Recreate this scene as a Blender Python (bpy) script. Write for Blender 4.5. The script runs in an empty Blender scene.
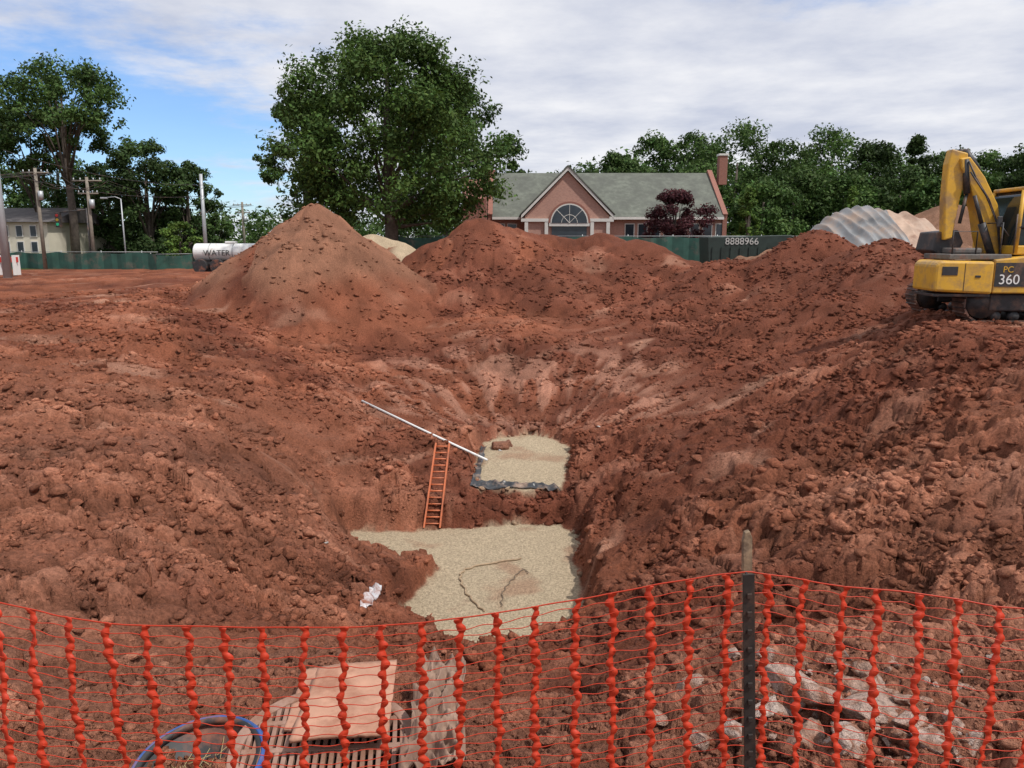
import bpy, math, random, bmesh
import numpy as np
from mathutils import Vector, Matrix
random.seed(7); rng=np.random.default_rng(7)
sc=bpy.context.scene
F=780.0; PITCH=math.radians(10.5); CP,SP=math.cos(PITCH),math.sin(PITCH); EYE=1.8
# ---------- surveying helpers: bearing/elevation + distance -> world point
def W(px,py,Y):
    r=(px-512)/F; u=(384-py)/F
    dy=CP+u*SP; dz=-SP+u*CP; t=Y/dy
    return (r*t, Y, EYE+dz*t)
def G(px,py,D):
    r=(px-512)/F; u=(384-py)/F
    dy=CP+u*SP; dz=-SP+u*CP; t=-D/dz
    return (r*t, dy*t, EYE-D)
# ---------- noise
_p=rng.permutation(256); PERM=np.concatenate([_p,_p]); GA=rng.random(256)*2*np.pi; GX=np.cos(GA); GY=np.sin(GA)
RV=rng.random((256,5))
def pn(x,y,seed=0):
    x=x+seed*17.31; y=y-seed*9.77
    xi=np.floor(x).astype(np.int64); yi=np.floor(y).astype(np.int64)
    xf=x-xi; yf=y-yi; xi&=255; yi&=255
    u=xf*xf*xf*(xf*(xf*6-15)+10); v=yf*yf*yf*(yf*(yf*6-15)+10)
    def g(a,b,dx,dy):
        h=PERM[PERM[(xi+a)&255]+((yi+b)&255)]
        return GX[h]*dx+GY[h]*dy
    a=g(0,0,xf,yf); b=g(1,0,xf-1,yf); c=g(0,1,xf,yf-1); d=g(1,1,xf-1,yf-1)
    return ((a+(b-a)*u)*(1-v)+(c+(d-c)*u)*v)*1.5
def fbm(x,y,wl,oct=4,seed=0,gain=.5):
    s=0;a=1;n=0
    for i in range(oct):
        s=s+a*pn(x/wl,y/wl,seed+i); n+=a; a*=gain; wl*=.5
    return s/n
def chunks(x,y,seed=0):
    """clay chunks: each voronoi cell is a tilted facet"""
    x=x+seed*13.7; y=y+seed*7.9
    xi=np.floor(x).astype(np.int64); yi=np.floor(y).astype(np.int64)
    best=np.full(x.shape,9.0); sec=np.full(x.shape,9.0); hh=np.zeros(x.shape); cr=np.zeros(x.shape)
    for a in (-1,0,1):
        for b in (-1,0,1):
            h=PERM[PERM[(xi+a)&255]+((yi+b)&255)]; r=RV[h]
            dx=x-(xi+a+r[:,0]); dy=y-(yi+b+r[:,1]); d=dx*dx+dy*dy
            k=d<best; sec=np.where(k,best,np.minimum(sec,d))
            hh=np.where(k,(r[:,2]-.5)*.9+dx*(r[:,3]-.5)*1.3+dy*(r[:,4]-.5)*1.3,hh); cr=np.where(k,r[:,2]*.6+r[:,3]*.4,cr); best=np.where(k,d,best)
    edge=np.sqrt(sec)-np.sqrt(best)
    return hh-.45*np.clip(1-edge*5,0,1)+.25*(1-np.minimum(best*1.6,1)),cr
def sm(a,b,x):
    t=np.clip((x-a)/(b-a),0,1); return t*t*(3-2*t)
# ---------- materials
def new_mat(name):
    m=bpy.data.materials.new(name); m.use_nodes=True
    return m,m.node_tree.nodes,m.node_tree.links,m.node_tree.nodes['Principled BSDF']
def mat(name,col,rough=.7,var=.15,scale=8,bump=0,metal=0,dirt=None,dirt_amt=.4,dirt_scale=3):
    m,N,L,b=new_mat(name)
    tc=N.new('ShaderNodeTexCoord'); nz=N.new('ShaderNodeTexNoise'); nz.inputs['Scale'].default_value=scale; nz.inputs['Detail'].default_value=4
    L.new(tc.outputs['Object'],nz.inputs['Vector'])
    cr=N.new('ShaderNodeValToRGB'); cr.color_ramp.elements[0].position=.3; cr.color_ramp.elements[1].position=.7
    cr.color_ramp.elements[0].color=[c*(1-var) for c in col]+[1]; cr.color_ramp.elements[1].color=[min(1,c*(1+var)) for c in col]+[1]
    L.new(nz.outputs['Fac'],cr.inputs['Fac']); out=cr.outputs['Color']
    if dirt:
        n2=N.new('ShaderNodeTexNoise'); n2.inputs['Scale'].default_value=dirt_scale; n2.inputs['Detail'].default_value=6; n2.inputs['Roughness'].default_value=.7
        L.new(tc.outputs['Object'],n2.inputs['Vector'])
        r2=N.new('ShaderNodeValToRGB'); r2.color_ramp.elements[0].position=.62-dirt_amt*.4; r2.color_ramp.elements[1].position=.78-dirt_amt*.3
        L.new(n2.outputs['Fac'],r2.inputs['Fac'])
        mx=N.new('ShaderNodeMixRGB'); L.new(r2.outputs['Color'],mx.inputs['Fac']); L.new(out,mx.inputs['Color1']); mx.inputs['Color2'].default_value=list(dirt)+[1]; out=mx.outputs['Color']
    L.new(out,b.inputs['Base Color']); b.inputs['Roughness'].default_value=rough; b.inputs['Metallic'].default_value=metal
    if bump:
        bp=N.new('ShaderNodeBump'); bp.inputs['Strength'].default_value=bump; bp.inputs['Distance'].default_value=.02
        L.new(nz.outputs['Fac'],bp.inputs['Height']); L.new(bp.outputs['Normal'],b.inputs['Normal'])
    return m
DIRT=(.25,.092,.053)
# ---------- mesh helpers
def mesh_np(name,V,Fq,mats,col=None,smooth=False,parent=None):
    me=bpy.data.meshes.new(name); V=np.asarray(V,dtype=np.float32); Fq=np.asarray(Fq,dtype=np.int32)
    k=Fq.shape[1]
    me.vertices.add(len(V)); me.vertices.foreach_set('co',V.ravel())
    me.loops.add(Fq.size); me.loops.foreach_set('vertex_index',Fq.ravel())
    me.polygons.add(len(Fq)); me.polygons.foreach_set('loop_start',np.arange(0,Fq.size,k,dtype=np.int32))
    try: me.polygons.foreach_set('loop_total',np.full(len(Fq),k,dtype=np.int32))
    except Exception: pass
    me.update(calc_edges=True)
    if smooth: me.polygons.foreach_set('use_smooth',np.ones(len(Fq),dtype=bool))
    if col is not None:
        a=me.color_attributes.new('Col','FLOAT_COLOR','POINT')
        c=np.ones((len(V),4),dtype=np.float32); c[:,:3]=col; a.data.foreach_set('color',c.ravel())
    me.materials.append(mats)
    o=bpy.data.objects.new(name,me); sc.collection.objects.link(o)
    if parent: o.parent=parent
    return o
def empty(name,loc=(0,0,0),rotz=0):
    e=bpy.data.objects.new(name,None); e.location=loc; e.rotation_euler=(0,0,rotz); e.empty_display_size=.3; sc.collection.objects.link(e); return e
def pyobj(name,verts,faces,m,parent=None,bevel=0,smooth=False,seg=2):
    me=bpy.data.meshes.new(name); me.from_pydata([tuple(v) for v in verts],[],faces); me.update(); me.materials.append(m)
    o=bpy.data.objects.new(name,me); sc.collection.objects.link(o)
    if parent: o.parent=parent
    if bevel:
        b=o.modifiers.new('bev','BEVEL'); b.width=bevel; b.segments=seg; b.limit_method='ANGLE'
    if smooth:
        for p in me.polygons: p.use_smooth=True
    return o
def box(name,x0,x1,y0,y1,z0,z1,m,parent=None,bevel=0):
    v=[(x,y,z) for z in (z0,z1) for y in (y0,y1) for x in (x0,x1)]
    f=[(0,2,3,1),(4,5,7,6),(0,1,5,4),(2,6,7,3),(0,4,6,2),(1,3,7,5)]
    return pyobj(name,v,f,m,parent,bevel)
def prism(name,prof,axis,a0,a1,m,parent=None,bevel=0):
    n=len(prof)
    def mk(p,a): return {'x':(a,p[0],p[1]),'y':(p[0],a,p[1]),'z':(p[0],p[1],a)}[axis]
    v=[mk(p,a0) for p in prof]+[mk(p,a1) for p in prof]
    f=[tuple(range(n))[::-1],tuple(range(n,2*n))]+[(i,(i+1)%n,n+(i+1)%n,n+i) for i in range(n)]
    o=pyobj(name,v,f,m,parent,bevel)
    bm=bmesh.new(); bm.from_mesh(o.data); bmesh.ops.recalc_face_normals(bm,faces=bm.faces); bm.to_mesh(o.data); bm.free()
    return o
def tube_geo(pts,rads,n=8):
    V=[];Fc=[]
    pts=[Vector(p) for p in pts]
    for i,p in enumerate(pts):
        d=(pts[min(i+1,len(pts)-1)]-pts[max(i-1,0)]).normalized()
        a=d.cross(Vector((0,0,1)))
        a=a.normalized() if abs(d.z)<=.9 else (Vector((1,0,0))-d*d.x).normalized()
        b=d.cross(a)
        for k in range(n):
            t=2*math.pi*k/n; V.append(p+(a*math.cos(t)+b*math.sin(t))*rads[i])
    for i in range(len(pts)-1):
        for k in range(n):
            Fc.append((i*n+k,i*n+(k+1)%n,(i+1)*n+(k+1)%n,(i+1)*n+k))
    Fc.append(tuple(range(n))[::-1]); Fc.append(tuple(range((len(pts)-1)*n,len(pts)*n)))
    return V,Fc
def tube(name,pts,r,m,parent=None,n=8):
    rads=r if isinstance(r,(list,tuple)) else [r]*len(pts)
    V,Fc=tube_geo(pts,rads,n); return pyobj(name,V,Fc,m,parent,smooth=(n>6))
def tubes(name,lst,m,parent=None,n=8):
    V=[];Fc=[]
    for pts,rads in lst:
        if not isinstance(rads,(list,tuple)): rads=[rads]*len(pts)
        v,f=tube_geo(pts,rads,n); o=len(V); V+=v; Fc+=[tuple(i+o for i in q) for q in f]
    return pyobj(name,V,Fc,m,parent,smooth=True)

# =====================================================  TERRAIN
CT=[(0,275,45),(0,300,30),(0,350,18),(0,400,13),(0,450,10),(0,500,7.5),(0,550,6),(0,600,4.8),(0,700,3.4),
(100,280,38),(150,300,28),(200,325,23),(200,350,20),(200,400,15),(200,450,12),(200,500,9.5),(200,550,7.5),(200,600,6),(200,650,4.8),(200,710,3.6),
(300,350,24),(300,400,18),(300,450,15),(300,500,12.2),(325,542,11.4),(366,556,12.0),(385,566,10.8),(300,600,7.3),
(330,760,3.0),(330,665,3.9),(330,635,5.0),(400,690,3.7),(400,665,5.2),(392,640,7.3),(385,590,9.3),(460,740,3.2),(450,690,4.6),
(500,670,6.5),(500,724,4.2),(560,658,6.9),
(400,514,13.8),(360,505,14.0),(400,470,15.3),(440,440,17),(400,400,20),(500,410,21.2),(500,370,23.5),(560,405,21.3),(500,340,25.5),(620,342,26),(400,350,26),
(500,492,14.95),(550,492,14.95),(590,430,18.6),(612,440,16.7),(615,400,20.2),(618,482,14.3),(620,505,13.0),(600,522,12.8),(612,558,10.2),(600,620,8),(600,700,4.8),(600,750,3.5),
(700,350,24),(700,400,19),(700,450,14.5),(700,500,11.5),(700,550,9),(700,600,7),(700,650,5.3),(700,710,3.9),
(850,330,22),(850,350,20),(850,400,15),(850,450,11.5),(850,500,9),(850,560,6.8),(850,600,5.8),(850,650,4.7),(850,730,3.4),
(930,318,18.6),(1000,318,18.2),(1000,350,14),(1000,400,11),(1000,450,9),(1000,500,7.4),(1000,560,5.8),(1000,620,4.7),(1000,720,3.3),
(1020,290,24),(900,298,25),(750,300,30),(600,300,33),(500,300,34),(420,320,29),(900,270,38),(700,270,42),(500,270,44),(300,270,44)]
PTS=[W(*c) for c in CT]
for a in (-44,-52):
    for r,z in ((3,-.4),(6,-.7),(12,-.8),(25,-.4),(45,-.2)):
        PTS.append((r*math.sin(math.radians(a)),r*math.cos(math.radians(a)),z))
for a in (44,52):
    for r,z in ((3,-.4),(6,-.7),(12,-.3),(25,-.05),(45,-.2)):
        PTS.append((r*math.sin(math.radians(a)),r*math.cos(math.radians(a)),z))
for a in (-30,-15,0,15,30): PTS.append((1.6*math.sin(math.radians(a)),1.6*math.cos(math.radians(a)),-.05))
for a in (-40,-20,0,20,40): PTS.append((56*math.sin(math.radians(a)),56*math.cos(math.radians(a)),-.2))
PTS=np.array(PTS)
def uv(x,y):
    r=np.sqrt(x*x+y*y)+1e-6; return np.arctan2(x,y)*2.6, np.log(r)*2.0
cu,cv=uv(PTS[:,0],PTS[:,1]); n=len(PTS)
def phi(d2): return .5*d2*np.log(d2+1e-9)
K=phi((cu[:,None]-cu)**2+(cv[:,None]-cv)**2)+np.eye(n)*.006
A=np.zeros((n+3,n+3)); A[:n,:n]=K; A[:n,n]=1;A[:n,n+1]=cu;A[:n,n+2]=cv; A[n:,:n]=A[:n,n:].T
wts=np.linalg.solve(A,np.concatenate([PTS[:,2],np.zeros(3)]))
def base(x,y):
    r=np.sqrt(x*x+y*y); th=np.arctan2(x,y)
    rc=np.clip(r,1.5,58); u=np.clip(th,-.92,.92)*2.6; v=np.log(rc)*2
    z=wts[n]+wts[n+1]*u+wts[n+2]*v
    for i in range(n): z=z+wts[i]*phi((u-cu[i])**2+(v-cv[i])**2)
    w=sm(44,58,r); z=z*(1-w)-.2*w
    w=sm(.85,1.3,np.abs(th)); z=z*(1-w)-.1*w
    w=sm(1.7,1.0,r); z=z*(1-w)-.02*w
    return z
def sdf(x,y,poly):
    d=np.full(x.shape,1e9); s=np.ones(x.shape)
    m=len(poly)
    for i in range(m):
        ax,ay=poly[i]; bx,by=poly[i-1]
        ex,ey=bx-ax,by-ay; wx,wy=x-ax,y-ay
        t=np.clip((wx*ex+wy*ey)/(ex*ex+ey*ey),0,1)
        d=np.minimum(d,(wx-ex*t)**2+(wy-ey*t)**2)
        c1=y>=ay;c2=y<by;c3=ex*wy>ey*wx
        s=np.where((c1&c2&c3)|(~c1&~c2&~c3),-s,s)
    return s*np.sqrt(d)
PAD1=[G(a,b,5.4)[:2] for a,b in [(330,553),(350,534),(430,529),(480,527),(560,524),(578,535),(574,560),(584,600),(575,640),(560,690),(480,710),(420,680),(400,640),(404,612),(418,594),(440,570),(430,562),(395,562)]]
PAD2=[G(a,b,4.9)[:2] for a,b in [(482,443),(500,438),(530,435),(555,439),(571,447),(567,470),(563,487),(520,490),(478,488),(474,470)]]
PILES=[(316,203,32,.80,.92,1.0,1),(292,228,31.5,.66,1,1,1),(345,240,31.5,.78,1,1,1),(268,248,31,.62,1,1,1),(322,283,28.5,.66,.7,1,1),
(372,234,41,.6,1.15,1,2),(398,246,40,.55,1.1,1,2),
(480,217,37,.66,1.0,1,3),(448,238,36,.7,1,1,3),(505,226,37.5,.5,1.2,1,3),(545,233,38,.45,1.3,1,3),(600,233,38,.55,1.2,1,3),(635,239,37,.5,1.1,1,3),(660,252,36,.45,1.2,1,3),
(818,230,33,.66,1.1,1,3),(788,250,34,.42,1.2,1,3),(735,258,34,.4,1.4,1,3),(862,248,30,.5,1.1,1,3),(893,238,29,.6,1,1,3),(905,252,27,.5,1,1,3),(855,290,25,.45,1.2,1,3),
(950,202,46,.6,1.0,1,4),(880,214,42,.5,1.3,1,4)]
PC=[W(a,b,c) for a,b,c,_,_,_,_ in PILES]
PITC=W(525,470,16.5)
EXC=(12.6,19.3)
PIPE0=np.array(W(362,402,19.6)); PIPE1=np.array(W(487,460,16.3)); PIPE0[2]+=.03; PIPE1[2]=max(PIPE1[2],EYE-4.9+.06)
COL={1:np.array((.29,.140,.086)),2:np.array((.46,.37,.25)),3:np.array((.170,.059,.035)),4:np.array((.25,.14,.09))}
def lerp(c,d,w): return c*(1-w[:,None])+np.asarray(d)*w[:,None]
def terrain(x,y,want=True):
    r=np.sqrt(x*x+y*y); sp=np.maximum(.006*r,.006)
    z=base(x,y)
    site=sm(66,60,r)*sm(1.35,1.0,np.abs(np.arctan2(x,y)))
    wx=x+.6*fbm(x,y,2.5,2,30); wy=y+.6*fbm(x,y,2.5,2,35)
    rn=fbm(x,y,4,3,50); rough=sm(-.38,.08,rn)
    pit=np.hypot(x-PITC[0],(y-PITC[1]))
    backwall=sm(1.5,3,pit)*sm(11,8,pit)*sm(17,19,y)*sm(5.5,3.2,np.abs(x-.2))
    rough=rough*(1-.6*backwall)
    near=sm(1.5,4,r)
    z=z+site*near*(.22*fbm(wx,wy,3.4,3,1))*sm(3,9,r)*sm(48,38,r)
    right=sm(.9,2.0,x)*sm(3.6,6,y)*sm(20,16,y)
    left=sm(-1.2,-2.6,x)*sm(4,6,y)*sm(26,21,y)
    rdg=1-2*np.abs(fbm(wx*.8+wy*.45,wy*.8-wx*.35,2.6,4,61)); rdg=np.clip(rdg,0,1)
    mnd=np.abs(pn(wx/1.7,wy/1.7,64))
    sc1=fbm(wx+.3*y,wy-.2*x,2.4,5,60,.6); jit=.05*fbm(x,y,.35,3,63)
    z=z+(right+.6*left)*(.14*sm(-.10,.0,sc1+jit)+.12*sm(.12,.2,sc1+jit)+.28*(rdg-.62)+.24*(mnd-.25)-.11)
    tint=np.zeros(x.shape,int); hz=np.zeros(x.shape)
    pnz=fbm(x,y,2.6,4,70); warp=1+.30*fbm(x,y,4.5,3,76)
    for (cx,cy,cz),(a,b,c,s,ax,ay,t) in zip(PC,PILES):
        d=np.sqrt(((x-cx)/ax)**2+((y-cy)/ay)**2+.2)-.447
        pz=cz-s*d*(1+(warp-1)*np.clip(d*.7,0,1))+pnz*np.clip(d,0,1.2)*(.5 if t==3 else .42)
        k=pz>z; tint=np.where(k,t,tint); hz=np.where(k,pz-z,hz); z=np.where(k,pz,z)
    soft=np.where((tint==1)|(tint==4),.75,np.where(tint==2,.15,1.))
    det=0
    for wl,am,sd in ((1.1,.06,5),(.4,.05,8),(.16,.026,14),(.07,.013,17)):
        wgt=np.clip(wl/(3.2*sp)-.6,0,1)
        det=det+np.abs(pn(wx/wl,wy/wl,sd))*am*wgt*(.4+.85*rough)
    cvar=0
    for wl,am,sd in ((1.25,.13,1),(.55,.12,2),(.25,.075,3),(.11,.036,4)):
        wgt=np.clip(wl/(2.6*sp)-.7,0,1)
        msk=sm(-.12,.16,fbm(x,y,wl*4,2,220+sd)+.5*(rough-.5)+.05)
        qx=.35*pn(x/wl*1.7,y/wl*1.7,sd); qy=.35*pn(x/wl*1.7,y/wl*1.7,sd+9)
        hgt,cr_=chunks(wx/wl+qx,wy/wl+qy,sd)
        det=det+hgt*am*wgt*msk; cvar=cvar+(cr_-.5)*wgt*msk*.4
    z=z+(det-.04)*near*soft*site
    ang=np.arctan2(x-PITC[0],y-PITC[1])
    rl=pn(ang*11+.6*pnz+.1*pit,pit*.45,80); rl2=pn(ang*34,pit*.8,81); brk=fbm(x,y,1.8,4,85)
    z=z+backwall*(.08*rl+.04*rl2)
    w=sm(5.5,3.2,np.hypot((x-EXC[0])*.8,(y-EXC[1])*1.2)); z=np.where(w>0,z*(1-w)+np.minimum(z,-.06+.35*(z+.06))*w,z)
    z=np.where((x>8.5)&(y>13)&(y<18.8),np.minimum(z,-.14+.25*np.clip(z+.14,0,9)),z)
    grav=np.zeros(x.shape)
    for poly,pz,s2 in ((PAD2,EYE-4.9,2.8),(PAD1,EYE-5.4,3.2)):
        P=np.array(poly); m=(x>P[:,0].min()-4)&(x<P[:,0].max()+4)&(y>P[:,1].min()-4)&(y<P[:,1].max()+4)
        if m.any():
            xx,yy=x[m],y[m]; d=sdf(xx,yy,poly)+.16*fbm(xx,yy,.8,3,90)
            dp=np.maximum(d,0)
            tgt=pz+.035*fbm(xx,yy,1.1,3,95)
            jag=1+.9*fbm(xx,yy,.7,3,97)
            h1,_=chunks(xx/.35,yy/.35,12)
            z[m]=np.clip(z[m],tgt-1.5*dp,tgt+s2*jag*np.maximum(dp-.05,0)+.12*h1*np.minimum(dp*4,1))
            grav[m]=np.maximum(grav[m],sm(.05,-.05,d+.11*fbm(xx,yy,.4,3,99)))
    # ground lies below the white pipe
    dx,dy=PIPE1[0]-PIPE0[0],PIPE1[1]-PIPE0[1]; t=np.clip(((x-PIPE0[0])*dx+(y-PIPE0[1])*dy)/(dx*dx+dy*dy),0,1)
    dd=np.hypot(x-PIPE0[0]-dx*t,y-PIPE0[1]-dy*t); lim=PIPE0[2]+(PIPE1[2]-PIPE0[2])*t-.04+.7*np.maximum(dd-.2,0)
    z=np.where(dd<2.5,np.minimum(z,lim),z)
    if not want: return z
    c=np.zeros((len(x),3))+np.array((.245,.086,.047))
    c=lerp(c,(.155,.051,.030),sm(-.12,.3,fbm(x,y,3.5,4,110))*.9)
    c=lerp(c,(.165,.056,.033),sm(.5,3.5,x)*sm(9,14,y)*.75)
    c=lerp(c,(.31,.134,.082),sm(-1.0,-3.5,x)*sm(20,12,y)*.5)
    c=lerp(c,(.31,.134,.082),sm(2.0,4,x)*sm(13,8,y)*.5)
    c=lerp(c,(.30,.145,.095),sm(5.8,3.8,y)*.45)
    st=fbm(wx*.5+wy*.28,(wy*.5-wx*.28)*2.2,1.6,5,120)
    c=lerp(c,(.44,.23,.155),sm(.12,.42,st)*(1-.7*rough)*sm(3,6,r)*.8*site)
    c=lerp(c,(.33,.15,.098),sm(.1,.5,-st)*(1-rough)*.5*site)
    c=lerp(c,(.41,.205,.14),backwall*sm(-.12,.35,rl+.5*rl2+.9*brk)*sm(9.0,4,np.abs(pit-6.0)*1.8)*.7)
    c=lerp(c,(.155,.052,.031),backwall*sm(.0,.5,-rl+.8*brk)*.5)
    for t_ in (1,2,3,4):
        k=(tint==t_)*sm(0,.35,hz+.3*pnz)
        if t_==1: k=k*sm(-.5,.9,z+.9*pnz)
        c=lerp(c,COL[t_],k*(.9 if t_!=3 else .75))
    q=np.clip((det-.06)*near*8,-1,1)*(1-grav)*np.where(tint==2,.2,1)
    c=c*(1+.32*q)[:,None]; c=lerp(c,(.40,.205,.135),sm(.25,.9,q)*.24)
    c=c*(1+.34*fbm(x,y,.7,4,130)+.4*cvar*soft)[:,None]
    c=c*(1-.2*sm(.0,.3,fbm(x,y,.25,3,135))*(r<16))[:,None]
    c=lerp(c,(.47,.375,.255),grav)
    c=lerp(c,(.34,.19,.12),grav*sm(.1,.4,fbm(x,y,1.2,4,140))*.6)
    g=np.clip(1-site,0,1); c=lerp(c,(.05,.085,.022),sm(.3,.9,g)*sm(30,45,r))
    c=lerp(c,(.22,.11,.07),sm(.3,.9,g)*sm(45,30,r))
    return z,np.clip(c,.01,.9),rough,grav,tint
fine=np.radians(np.linspace(-40,40,1080)); coarse=np.radians(np.linspace(40,320,72))[1:-1]
TH=np.concatenate([fine,coarse]); nT=len(TH)
R=np.concatenate([np.linspace(.5,2.2,14)[:-1],np.geomspace(2.2,66,790),np.geomspace(66,4000,36)[1:]]); nR=len(R)
gx=(R[:,None]*np.sin(TH)[None]).ravel(); gy=(R[:,None]*np.cos(TH)[None]).ravel()
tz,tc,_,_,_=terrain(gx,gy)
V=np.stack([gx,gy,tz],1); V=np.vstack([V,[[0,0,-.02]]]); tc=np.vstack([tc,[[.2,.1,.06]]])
i=np.arange(nR-1)[:,None]*nT; j=np.arange(nT)[None]; j2=(j+1)%nT
Fq=np.stack([(i+j),(i+nT+j),(i+nT+j2),(i+j2)],-1).reshape(-1,4)
m,N,L,b=new_mat('dirt_and_gravel')
at=N.new('ShaderNodeVertexColor'); at.layer_name='Col'; tcn=N.new('ShaderNodeTexCoord')
n2=N.new('ShaderNodeTexNoise'); n2.inputs['Scale'].default_value=26; n2.inputs['Detail'].default_value=4; n2.inputs['Roughness'].default_value=.8; L.new(tcn.outputs['Object'],n2.inputs['Vector'])
q=N.new('ShaderNodeMapRange'); q.inputs['From Min'].default_value=.3;q.inputs['From Max'].default_value=.7;q.inputs['To Min'].default_value=.5;q.inputs['To Max'].default_value=1.45; L.new(n2.outputs['Fac'],q.inputs['Value'])
vm=N.new('ShaderNodeVectorMath'); vm.operation='SCALE'; L.new(at.outputs['Color'],vm.inputs[0]); L.new(q.outputs['Result'],vm.inputs['Scale'])
L.new(vm.outputs['Vector'],b.inputs['Base Color']); b.inputs['Roughness'].default_value=.95; b.inputs['Specular IOR Level'].default_value=.12
bp=N.new('ShaderNodeBump'); bp.inputs['Strength'].default_value=1.0; bp.inputs['Distance'].default_value=.05
L.new(n2.outputs['Fac'],bp.inputs['Height']); L.new(bp.outputs['Normal'],b.inputs['Normal'])
M_DIRT=m
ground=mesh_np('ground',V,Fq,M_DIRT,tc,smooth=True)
# ---------- rocks / clods
def ico(sub):
    bm=bmesh.new(); bmesh.ops.create_icosphere(bm,subdivisions=sub,radius=1); bm.verts.ensure_lookup_table()
    v=np.array([w.co[:] for w in bm.verts]); f=np.array([[w.index for w in q.verts] for q in bm.faces]); bm.free(); return v,f
ICO1=ico(1); ICO2=ico(2); ICO4=ico(4)
def clod_cloud(name,x,y,z,s,col,ic,m,amp=.45,flat=.7):
    v,f=ic; k=len(x)
    r=1+amp*(rng.random((k,len(v)))-.5)*2
    P=v[None]*r[:,:,None]*np.stack([.6+.8*rng.random(k),.6+.8*rng.random(k),flat*(.6+.6*rng.random(k))],1)[:,None]
    a=rng.random(k)*6.28; ca,sa=np.cos(a)[:,None],np.sin(a)[:,None]
    X=P[:,:,0]*ca-P[:,:,1]*sa; Y=P[:,:,0]*sa+P[:,:,1]*ca; Zz=P[:,:,2]+X*(rng.random(k)[:,None]-.5)*.8
    P=np.stack([X,Y,Zz],-1)*s[:,None,None]+np.stack([x,y,z],1)[:,None]
    FF=(f[None]+(np.arange(k)*len(v))[:,None,None]).reshape(-1,3)
    return mesh_np(name,P.reshape(-1,3),FF,m,np.repeat(col,len(v),0),smooth=False)
NC=150000
th=np.radians(rng.uniform(-37,37,NC)); rr=np.exp(rng.uniform(np.log(2.4),np.log(36),NC))
x=rr*np.sin(th); y=rr*np.cos(th)
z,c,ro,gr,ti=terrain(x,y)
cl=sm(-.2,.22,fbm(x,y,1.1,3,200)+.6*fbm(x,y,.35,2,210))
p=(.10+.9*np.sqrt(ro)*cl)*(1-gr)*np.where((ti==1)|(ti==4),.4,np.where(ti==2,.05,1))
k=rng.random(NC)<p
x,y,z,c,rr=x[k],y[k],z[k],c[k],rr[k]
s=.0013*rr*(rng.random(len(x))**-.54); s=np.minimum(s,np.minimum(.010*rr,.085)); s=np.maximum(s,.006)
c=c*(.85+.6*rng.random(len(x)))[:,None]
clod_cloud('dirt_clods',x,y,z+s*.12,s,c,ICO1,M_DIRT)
print('clods',len(x))
def rubble(name,lst,colf,sub=ICO4,dust=.8):
    v,f=sub; PV=[];PF=[];CC=[];o=0
    for (X,Y,Z,S,sd) in lst:
        rg=np.random.default_rng(sd)
        P=v.copy()
        for _ in range(14):
            nn=rg.normal(size=3); nn/=np.linalg.norm(nn); h=.38+.35*rg.random()
            dd=P@nn; P=P-np.maximum(dd-h,0)[:,None]*nn
        P=P*(1+.06*pn(v[:,0]*3+sd,v[:,1]*3+v[:,2]*2,sd%20)[:,None]+.05*pn(v[:,0]*8+sd,v[:,1]*8+v[:,2]*7,sd%17)[:,None])
        P=P*np.array([1.25,.9+.4*rg.random(),.65+.3*rg.random()])*S
        tl=(rg.random()-.5)*1.0; P=np.stack([P[:,0]*math.cos(tl)-P[:,2]*math.sin(tl),P[:,1],P[:,0]*math.sin(tl)+P[:,2]*math.cos(tl)],1)
        a=rg.random()*6.28; P=np.stack([P[:,0]*math.cos(a)-P[:,1]*math.sin(a),P[:,0]*math.sin(a)+P[:,1]*math.cos(a),P[:,2]],1)
        cc=np.tile(colf(rg),(len(v),1)); dm=sm(-.25,.3,pn(v[:,0]*1.6+sd,v[:,1]*1.6+v[:,2],sd%13)-.3*v[:,2])[:,None]*dust
        cc=cc*(1-dm)+np.array((.28,.13,.082))*dm
        PV.append(P+np.array([X,Y,Z])); PF.append(f+o); o+=len(v); CC.append(cc)
    return mesh_np(name,np.vstack(PV),np.vstack(PF),M_DIRT,np.vstack(CC),smooth=False)
def gz(x,y): return float(terrain(np.array([float(x)]),np.array([float(y)]),want=False)[0])
def colpale(rg):
    t=rg.random()**.7; return np.array((.56,.45,.39))*(1-t)+np.array((.38,.235,.175))*t
spots=[(845,690,.14),(880,688,.10),(905,705,.08),(868,712,.17),(820,700,.13),(930,745,.15),(900,740,.09),(790,690,.15),(772,712,.17),(808,742,.14),(850,745,.13),(952,720,.06),(975,742,.08),(690,690,.13),(735,660,.1),(835,660,.08),(925,682,.05),(960,690,.05),(1000,700,.06),(770,655,.08),(700,745,.09),(660,720,.06),(740,735,.08),(860,672,.07),(800,668,.08),(895,665,.04),(915,725,.09)]
def hits(pix,lo=2.3,hi=30):
    Ys=np.geomspace(lo,hi,300); P=np.array([[W(a,b,q) for q in Ys] for a,b in pix]); sh=P.shape[:2]
    zz=terrain(P[...,0].ravel(),P[...,1].ravel(),want=False).reshape(sh); out=[]
    for q in range(sh[0]):
        w=np.where(P[q,:,2]<zz[q])[0]; out.append(P[q,w[0]] if len(w) else P[q,-1])
    return out
def hit(px,py): return hits([(px,py)])[0]
lst=[]
for q,(P,(a,b_,S)) in enumerate(zip(hits([s_[:2] for s_ in spots]),spots)): lst.append((P[0],P[1],P[2]+S*.10,S*.88,q+3))
for q,P in enumerate(hits([(random.uniform(760,1000),random.uniform(655,765)) for _ in range(100)])):
    S=random.uniform(.012,.045); lst.append((P[0],P[1],P[2]+S*.2,S,q+70))
rubble('broken_concrete_rubble',lst,colpale,dust=.9)
pix=[]
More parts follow.
